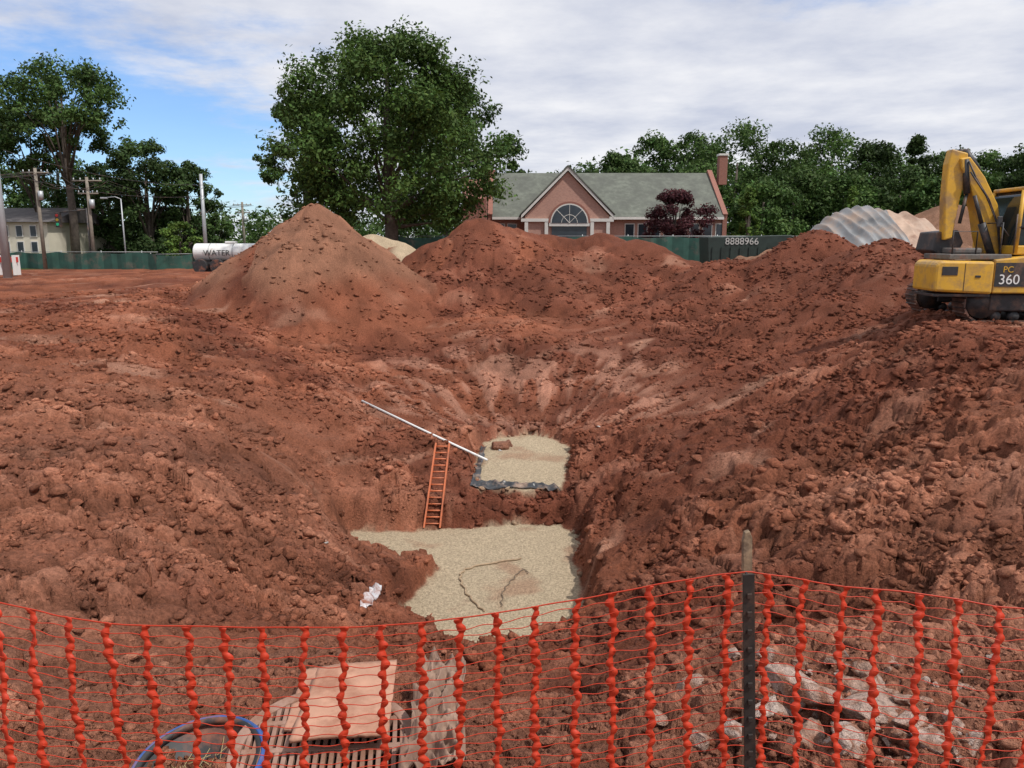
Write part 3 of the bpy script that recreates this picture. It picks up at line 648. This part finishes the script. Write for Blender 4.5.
dc=empty('waste_container'); Yd=46; dx0,dx1=hx(708,Yd),hx(792,Yd); M_CONT=mat('dark_green_container',(.02,.035,.03),.5,.3,2)
prism('container_body',[(dx0+.15,-.2),(dx1-.1,-.2),(dx1,hz_(235,Yd)),(dx0,hz_(237,Yd))],'y',Yd,Yd+2.2,M_CONT,dc,.03)
for q in range(9): xx_=dx0+.3+q*(dx1-dx0-.6)/8; box(f'rib_{q}',xx_-.03,xx_+.03,Yd-.06,Yd-.002,-.15,hz_(247,Yd),M_CONT,dc)
text('container_lettering','8888966',.56,(dx0+1.0,Yd-.03,hz_(244.5,Yd)),R90,mat('faded_lettering',(.45,.45,.43),.6,.3,4),dc,.01)
M_RED=mat('red_paint',(.5,.04,.03),.5)
bb=empty('barricade',W(8,266,44)); box('board',-.6,.6,-.03,.03,.2,.5,M_RED,bb,.01); box('leg_1',-.5,-.44,-.3,.3,-.5,.6,M_WHT,bb); box('leg_2',.44,.5,-.3,.3,-.5,.6,M_WHT,bb)
tk=empty('water_tanker_truck',(hx(186,46),46,-.15)); R_=.52
M_TANK=mat('white_tank_paint',(.72,.72,.70),.35,.05,2,dirt=(.4,.28,.2),dirt_amt=.15,dirt_scale=1.5)
def cylx(name,x0,x1,y,z,r,m,p,sy=1.2,n=28):
    return prism(name,[(y+r*sy*math.cos(t),z+r*math.sin(t)) for t in np.linspace(0,2*math.pi,n+1)[:-1]],'x',x0,x1,m,p,.05)
cylx('tank',.1,4.6,1.1,1.2,R_,M_TANK,tk)
for q,xx_ in enumerate((1.0,2.4,3.8)): cylx(f'tank_band_{q}',xx_,xx_+.06,1.1,1.2,R_+.02,M_POST,tk)
box('manhole_hatch',1.9,2.5,.85,1.35,1.7,1.85,M_TANK,tk,.04); box('chassis',0,6.6,.5,1.7,.5,.66,M_DK,tk)
box('hood',6.4,7.6,.4,1.8,.7,1.5,M_TANK,tk,.1); box('cab',4.9,6.4,.3,1.9,.7,2.2,M_TANK,tk,.1); box('cab_window',5.1,6.1,.28,.298,1.45,2.0,M_WIN,tk)
for q,xx_ in enumerate((.6,1.6,7.0)):
    for yy in (.15,1.75): prism(f'wheel_{q}_{int(yy*10)}',[(xx_+.42*math.cos(t),.40+.42*math.sin(t)) for t in np.linspace(0,6.283,25)[:-1]],'y',yy,yy+.3,M_BLK2,tk,.03)
text('tank_lettering','WATER',.46,(.75,.43,1.02),R90,mat('black_lettering',(.03,.03,.03)),tk,.01)
M_POLE=mat('utility_pole_wood',(.22,.19,.155),.9,.2,6); M_LP=mat('grey_metal_pole',(.42,.44,.46),.45,.08,3,metal=.3)
def upole(px,pt,Y,r,arms,m=M_POLE,nm='utility_pole'):
    e=empty(nm,(hx(px,Y),Y,-.3)); H=hz_(pt,Y)+.3
    L_=[([(0,0,0),(0,0,H)],[r*1.3,r])]
    for (dz,w) in arms: L_.append(([(-w,0,H-dz),(w,0,H-dz)],.05))
    tubes('shaft',L_,m,e,10); ins=[]
    for (dz,w) in arms:
        for t in (-.9,-.45,.45,.9): ins.append(([(w*t,0,H-dz),(w*t,0,H-dz+.2)],.04))
    if ins: tubes('insulators',ins,M_LP,e,6)
    if arms: tubes('transformer',[([(.26,-.1,H-2.1),(.26,-.1,H-1.5)],.16)],M_LP,e,12)
upole(3,118,42,.17,[],M_LP,'metal_utility_pole')
upole(42,168,54,.10,[(.3,.9)]); upole(92,177,55,.10,[(.25,1.0),(1.1,.7)]); upole(205,174,55,.11,[],M_LP,'metal_utility_pole'); upole(244,202,85,.12,[(.3,1.0),(1.1,.8)])
wires=[]
def wire(a,b,sag):
    a=np.array(a);b=np.array(b); wires.append(([a+(b-a)*t-np.array([0,0,sag*4*t*(1-t)]) for t in np.linspace(0,1,14)],.014))
A_=W(92,178,55);B_=W(42,170,54);C_=W(244,204,85);D_=W(-250,150,46)
for k_,o in enumerate((-1.0,-.5,.5,1.0)):
    for p,q in ((A_,B_),(A_,C_),(B_,D_)): wire((p[0]+o*.9,p[1]+o*.3,p[2]-.15),(q[0]+o*.9,q[1]+o*.3,q[2]-.15),.8)
for dz in (0,-1.2): wire((W(3,150,42)[0],42,W(3,150,42)[2]+dz),(W(205,185,55)[0],55,W(205,185,55)[2]+dz*.6),.5)
tubes('power_lines',wires,M_DK,None,4)
sl=empty('street_lamp',(hx(124,56),56,-.3)); Hs=hz_(199,56)+.3
tubes('lamp_pole',[([(0,0,0),(0,0,Hs)],[.06,.04]),([(0,0,Hs),(-.4,0,Hs+.15),(-1.0,0,Hs+.1)],.03)],M_LP,sl,8); box('lamp_head',-1.4,-.95,-.12,.12,Hs,Hs+.12,M_LP,sl,.03)
tl_=empty('traffic_light',(hx(60,55),55,-.3)); Ht=hz_(214,55)+.3
tubes('mast',[([(2.0,0,0),(2.0,0,Ht+.4)],.06),([(2.0,0,Ht+.3),(0,0,Ht+.1)],.04)],M_DK,tl_,8)
box('signal_head',-.16,.16,-.15,.15,Ht-.9,Ht+.1,M_DK,tl_,.03)
for q,(cc,zz) in enumerate((((.3,.02,.02),Ht-.1),((.3,.2,.02),Ht-.4),((.02,.4,.2),Ht-.7))):
    prism(f'lens_{q}',[(.1*math.cos(t),zz+.1*math.sin(t)) for t in np.linspace(0,6.283,17)[:-1]],'y',-.18,-.152,mat(f'lens_{q}',cc,.3),tl_)
# tarped heap
M_TARP=mat('blue_grey_tarp',(.19,.195,.20),.5,.4,1.4,dirt=(.30,.22,.17),dirt_amt=.45,dirt_scale=1); M_TAN=mat('pale_sheet',(.40,.28,.205),.6,.25,1.5,dirt=(.26,.14,.09),dirt_amt=.35,dirt_scale=1)
def tarp(name,pa,pb,Y,m,seed,fd):
    nx,ny=200,70; xa_,xb_=hx(pa[0],Y),hx(pb[0],Y)
    U,Vv=np.meshgrid(np.linspace(0,1,nx),np.linspace(0,1,ny)); U=U.ravel();Vv=Vv.ravel()
    X=xa_+(xb_-xa_)*U+.3*fbm(U*3,Vv*3,1,2,seed); Yy=Y-3.0+6*Vv
    zt0=hz_(pa[1],Y);zt1=hz_(pb[1],Y)
    hill=zt0+(zt1-zt0)*U+ (pa[2])*np.sin(np.pi*U)
    fold=np.abs(np.sin((X*1.3+Yy*.5)*fd+1.0*fbm(X,Yy,1.5,2,seed)))
    Zz=hill-2.4*np.abs(Vv*6-3)**1.3/3**1.3-.14*fold+.18*fbm(X,Yy,1.2,3,seed+3)-.05
    idx=np.arange(nx*ny).reshape(ny,nx); Fq=np.stack([idx[:-1,:-1],idx[:-1,1:],idx[1:,1:],idx[1:,:-1]],-1).reshape(-1,4)
    return mesh_np(name,np.stack([X,Yy,Zz],1),Fq,m,smooth=True)
tarp('tarpaulin_cover',(804,236,.65),(886,207,0),35,M_TARP,5,5.5)
tarp('tarpaulin_cover',(878,207,.25),(946,230,0),35.4,M_TAN,15,2.8)

# =====================================================  TREES
def leafmat(name,col,tr=.25):
    m,N,L,b=new_mat(name); a_=N.new('ShaderNodeVertexColor'); a_.layer_name='Col'
    mx=N.new('ShaderNodeMixRGB'); mx.blend_type='MULTIPLY'; mx.inputs['Fac'].default_value=1; mx.inputs['Color1'].default_value=(*col,1); L.new(a_.outputs['Color'],mx.inputs['Color2'])
    L.new(mx.outputs['Color'],b.inputs['Base Color']); b.inputs['Roughness'].default_value=.65; b.inputs['Specular IOR Level'].default_value=.2
    t_=N.new('ShaderNodeBsdfTranslucent'); L.new(mx.outputs['Color'],t_.inputs['Color']); ms=N.new('ShaderNodeMixShader'); ms.inputs[0].default_value=tr
    L.new(b.outputs[0],ms.inputs[1]); L.new(t_.outputs[0],ms.inputs[2]); L.new(ms.outputs[0],N['Material Output'].inputs['Surface']); return m
LG=leafmat('leaf_green',(.066,.116,.026)); LD=leafmat('leaf_dark',(.046,.082,.024)); LL=leafmat('leaf_light',(.11,.18,.036)); LP=leafmat('leaf_purple',(.070,.022,.026)); LM=leafmat('leaf_mid',(.062,.110,.028))
M_BARK=mat('bark',(.10,.08,.065),.95,.3,6,bump=.4)
def leafgeo(cen,rad,n,size):
    k=len(cen); w=rad**2; w=w/w.sum(); ci=rng.choice(k,n,p=w)
    d=rng.normal(size=(n,3)); d/=np.linalg.norm(d,axis=1)[:,None]
    rr_=rad[ci]*(.15+1.05*rng.random(n)**.6+.3*(rng.random(n)<.15))
    P=cen[ci]+d*rr_[:,None]*np.array([1,1,.7])
    P=P+.25*rad[ci][:,None]*np.stack([np.sin(P[:,2]*2.3+P[:,1]*1.7),np.sin(P[:,0]*2.1+1),np.sin(P[:,0]*1.9+P[:,1]*2.6)],1)
    nn=d*.6+rng.normal(size=(n,3))*.6+np.array([0,0,.45]); nn/=np.linalg.norm(nn,axis=1)[:,None]
    t=np.cross(nn,rng.normal(size=(n,3))); t/=np.linalg.norm(t,axis=1)[:,None]; b_=np.cross(nn,t)
    s=size*(.4+.9*rng.random(n))[:,None]
    Q=np.stack([P-t*s,P-b_*s*.55+nn*s*.15,P+t*s,P+b_*s*.55+nn*s*.15],1)
    cb=.72+.56*rng.random(k); c=(cb[ci]*(.65+.7*rng.random(n)))[:,None]*np.array([1,1,1])
    c=c*np.stack([1+.3*(rng.random(n)-.5),np.ones(n),1+.3*(rng.random(n)-.5)],1)
    return Q.reshape(-1,3),np.repeat(c,4,0)
def crown(cx,cy,z0,z1,rx,k,shape='round',seed=0,rs=1.0):
    rg=np.random.default_rng(seed); H=z1-z0; out=[];rd=[]
    ph=rg.random(4)*6.28; k=int(k*1.9)
    for i_ in range(k):
        t=rg.random()**.85 if shape!='umb' else .45+.55*rg.random()
        if shape=='round': prof=math.sqrt(max(1-(2*min(max(t,.02),.98)-.85)**2/1.35,0.05))
        elif shape=='cone': prof=max(.08,(1-t)*1.0+.04)
        elif shape=='umb': prof=math.sqrt(max(.08,1-((t-.62)/.42)**2))
        else: prof=math.sqrt(max(1-(2*t-1)**2,.10))
        a=rg.random()*6.28; lump=1+.15*math.sin(3*a+ph[0]+4*t)+.10*math.sin(5*a+ph[1]-7*t)
        rr_=rx*prof*(.30+.66*rg.random()**.5)*lump
        out.append((cx+rr_*math.cos(a),cy+rr_*math.sin(a),z0+H*(.04+.9*t))); rd.append((.085+.13*rg.random()**1.5)*rx*(.75 if shape=='cone' else 1)*rs)
    return np.array(out),np.array(rd)
def tree(name,px,ptop,wpx,Y,m,k=60,n=14000,size=.2,shape='round',seed=1,zlow=.9,trunk=.28,rs=1.0):
    x=hx(px,Y); top=hz_(ptop,Y); rx=wpx/2*Y/F; e=empty(name,(0,0,0))
    cen_,rad_=crown(x,Y,zlow,top-.04*rx,rx*.95,k,shape,seed,rs)
    P,C=leafgeo(cen_,rad_,n,size*.8)
    idx=np.arange(len(P)).reshape(-1,4); mesh_np('foliage',P,idx,m,C,parent=e)
    rg=random.Random(seed); L_=[([(x,Y,-.4),(x+.1,Y,zlow*.8+.3),(x-.05,Y,zlow+(top-zlow)*.45),(x+.1,Y,zlow+(top-zlow)*.8)],[trunk*1.25,trunk,trunk*.6,trunk*.15])]
    for q in rg.sample(range(len(cen_)),min(k,18)):
        c_=cen_[q]; zb_=zlow+ (c_[2]-zlow)*.45*rg.random()+.2; mid=((x+c_[0])/2,(Y+c_[1])/2,(zb_+c_[2])/2+.2*(c_[2]-zb_))
        L_.append(([(x,Y,zb_),mid,tuple(c_)],[trunk*.35,trunk*.18,trunk*.05]))
    tubes('trunk_and_limbs',L_,M_BARK,e,7); return e
tree('shade_tree',390,24,204,50,LG,120,70000,.17,'round',11,2.3,.42,1.06)
tree('shade_tree',445,72,146,80,LM,60,24000,.26,'round',13,1.2,.3)
tree('shade_tree',308,86,86,56,LM,48,18000,.18,'round',12,1.0,.3)
tree('shade_tree',496,132,56,82,LG,24,8000,.26,'round',17,1.0,.2)
tree('umbrella_crown_tree',74,56,130,60,LM,54,18000,.17,'umb',21,4.0,.30,1.1)
tree('umbrella_crown_tree',40,98,84,61,LM,30,9000,.18,'umb',22,3.0,.16,1.1)
tree('dark_tree',150,135,82,64,LD,44,18000,.18,'oval',23,.2,.3,1.35)
tree('dark_tree',190,158,64,66,LD,36,13000,.18,'oval',24,.2,.3,1.35)
tree('dark_tree',112,158,70,66,LD,36,13000,.18,'oval',25,.2,.3,1.35)
tree('dark_tree',62,150,86,68,LM,36,12000,.19,'oval',26,.2,.3,1.35)
tree('dark_tree',18,165,74,70,LM,36,9000,.19,'oval',27,.2,.3,1.35)
tree('young_tree',180,222,36,60,LL,24,5000,.14,'oval',28,.2,.12,1.2)
tree('young_tree',215,212,38,66,LM,22,5000,.15,'oval',29,.2,.12,1.3)
tree('purple_leaf_plum_tree',675,187,64,56,LP,44,15000,.12,'round',31,.3,.14,1.2)
tree('young_tree',748,178,44,66,LL,32,9000,.15,'cone',33,.3,.14,1.2)
tree('young_tree',850,183,40,72,LL,28,7000,.16,'cone',34,.3,.14,1.2)
P_=[];C_=[]
specs=[(618,150,50,92,0),(652,132,66,96,1),(690,128,66,98,0),(732,122,90,92,1),(775,138,74,90,0),(825,124,84,94,1),(868,140,64,96,2),(910,130,60,90,2),(640,165,64,85,0),(700,160,74,86,1),(790,165,78,84,0),(840,170,70,84,1),(895,165,74,84,0),(940,148,64,95,0),(975,148,68,100,1),(1010,150,68,92,0),(1045,120,70,80,2),(960,168,66,84,1),(1000,172,66,84,0),(930,178,60,80,1),(760,178,70,80,1),(1080,140,80,90,0),(1150,135,100,90,1)]
for q,(px,pt,wp,Y,mi) in enumerate(specs):
    c_,r_=crown(hx(px,Y),Y,0,hz_(pt,Y),wp/2*Y/F*1.05,36,'cone' if mi==2 and q==7 else 'oval',100+q,1.4)
    a_,b2=leafgeo(c_,r_,9500,.21); P_.append(a_); C_.append(b2*(.8,1.12,.6)[mi])
mesh_np('distant_treeline',np.vstack(P_),np.arange(sum(len(a) for a in P_)).reshape(-1,4),LM,np.vstack(C_))
P_=[];C_=[]
for q in range(46):
    px=-700+q*55; Y=125+10*math.sin(q*2.3)
    if px<560: pt=214+6*math.sin(q*1.7)
    else: pt=160+9*math.sin(q*1.7)
    c_,r_=crown(hx(px,Y),Y,0,hz_(pt,Y),62*Y/F,26,'oval',300+q,1.4); a_,b2=leafgeo(c_,r_,5000 if px>560 else 2500,.36); P_.append(a_); C_.append(b2*(.75+.3*((q*7)%5)/4))
mesh_np('background_woods',np.vstack(P_),np.arange(sum(len(a) for a in P_)).reshape(-1,4),LM,np.vstack(C_))
tubes('treeline_trunks',[([(hx(px,Y),Y,-.3),(hx(px,Y)+.2,Y,hz_(pt,Y)*.7)],[.3,.1]) for px,pt,wp,Y,mi in specs],M_BARK,None,6)

# =====================================================  SKY, SUN, CAMERA
sun_dir=Vector((.60,-.42,1.15)).normalized(); el=math.asin(sun_dir.z); az_=math.atan2(sun_dir.x,sun_dir.y)
w=bpy.data.worlds.new('World'); sc.world=w; w.use_nodes=True; N=w.node_tree.nodes; L=w.node_tree.links; bg=N['Background']
sky=N.new('ShaderNodeTexSky'); sky.sky_type='NISHITA'; sky.sun_disc=False; sky.sun_elevation=el; sky.sun_rotation=az_; sky.air_density=1.0; sky.dust_density=.3; sky.ozone_density=2.5
tc_=N.new('ShaderNodeTexCoord'); sp=N.new('ShaderNodeSeparateXYZ'); L.new(tc_.outputs['Generated'],sp.inputs[0])
def MA(op,a,b=None,c=None):
    q=N.new('ShaderNodeMath'); q.operation=op
    for i_,v in enumerate((a,b,c)):
        if v is None: continue
        if isinstance(v,(int,float)): q.inputs[i_].default_value=v
        else: L.new(v,q.inputs[i_])
    return q.outputs[0]
zc=MA('ADD',MA('MAXIMUM',sp.outputs['Z'],0),.10); ux=MA('DIVIDE',sp.outputs['X'],zc); uy=MA('DIVIDE',sp.outputs['Y'],zc)
cmb=N.new('ShaderNodeCombineXYZ'); L.new(ux,cmb.inputs[0]); L.new(uy,cmb.inputs[1])
def WN(scale,det,ro,vec=cmb.outputs[0],off=0):
    q=N.new('ShaderNodeTexNoise'); q.inputs['Scale'].default_value=scale; q.inputs['Detail'].default_value=det; q.inputs['Roughness'].default_value=ro
    mp=N.new('ShaderNodeMapping'); mp.inputs['Location'].default_value=(off,off*.7,0); L.new(vec,mp.inputs['Vector']); L.new(mp.outputs[0],q.inputs['Vector']); return q.outputs['Fac']
n1=WN(.75,7,.62); n2=WN(1.1,7,.6,off=5.3)
azr=MA('ARCTAN2',sp.outputs['X'],sp.outputs['Y'])
g1=MA('SUBTRACT',1,MA('ABSOLUTE',MA('MULTIPLY',MA('ADD',azr,.48),3.1)))
g2=MA('SUBTRACT',1,MA('ABSOLUTE',MA('MULTIPLY',MA('SUBTRACT',sp.outputs['Z'],.11),5.6)))
gap=MA('MULTIPLY',MA('MAXIMUM',g1,0),MA('MAXIMUM',g2,0))
h1=MA('SUBTRACT',1,MA('ABSOLUTE',MA('MULTIPLY',MA('SUBTRACT',azr,.42),4.0)))
h2=MA('SUBTRACT',1,MA('ABSOLUTE',MA('MULTIPLY',MA('SUBTRACT',sp.outputs['Z'],.29),9.0)))
gap2=MA('MULTIPLY',MA('MAXIMUM',h1,0),MA('MAXIMUM',h2,0))
cov=MA('SUBTRACT',MA('SUBTRACT',MA('ADD',n1,.16),MA('MULTIPLY',gap,.64)),MA('MULTIPLY',gap2,.25))
mr=N.new('ShaderNodeMapRange'); mr.interpolation_type='SMOOTHSTEP'; mr.inputs['From Min'].default_value=.35; mr.inputs['From Max'].default_value=.56; mr.inputs['To Min'].default_value=.05; L.new(cov,mr.inputs['Value'])
fac=MA('MULTIPLY',mr.outputs[0],.96)
cr=N.new('ShaderNodeValToRGB'); cr.color_ramp.elements[0].position=.36; cr.color_ramp.elements[0].color=(5.9,6.25,7.4,1); cr.color_ramp.elements[1].position=.64; cr.color_ramp.elements[1].color=(9.1,9.1,9.4,1); L.new(n2,cr.inputs['Fac'])
skb=N.new('ShaderNodeMixRGB'); skb.blend_type='MULTIPLY'; skb.inputs['Fac'].default_value=1; skb.inputs['Color2'].default_value=(1.0,1.25,1.6,1); L.new(sky.outputs[0],skb.inputs['Color1'])
mx=N.new('ShaderNodeMixRGB'); L.new(fac,mx.inputs['Fac']); L.new(skb.outputs[0],mx.inputs['Color1']); L.new(cr.outputs[0],mx.inputs['Color2'])
L.new(mx.outputs[0],bg.inputs['Color']); bg.inputs['Strength'].default_value=.1
sl_=bpy.data.lights.new('sun','SUN'); sl_.energy=3.7; sl_.angle=math.radians(2); sl_.color=(1,.955,.89)
so_=bpy.data.objects.new('sun',sl_); so_.rotation_euler=sun_dir.to_track_quat('Z','Y').to_euler(); sc.collection.objects.link(so_)
cd=bpy.data.cameras.new('camera'); cd.sensor_width=36; cd.lens=F/1024*36; cd.clip_start=.05; cd.clip_end=6000
co=bpy.data.objects.new('camera',cd); co.location=(0,0,EYE); co.rotation_euler=(math.radians(90)-PITCH,0,0); sc.collection.objects.link(co); sc.camera=co
sc.view_settings.view_transform='Standard'; sc.view_settings.look='None'; sc.view_settings.exposure=0
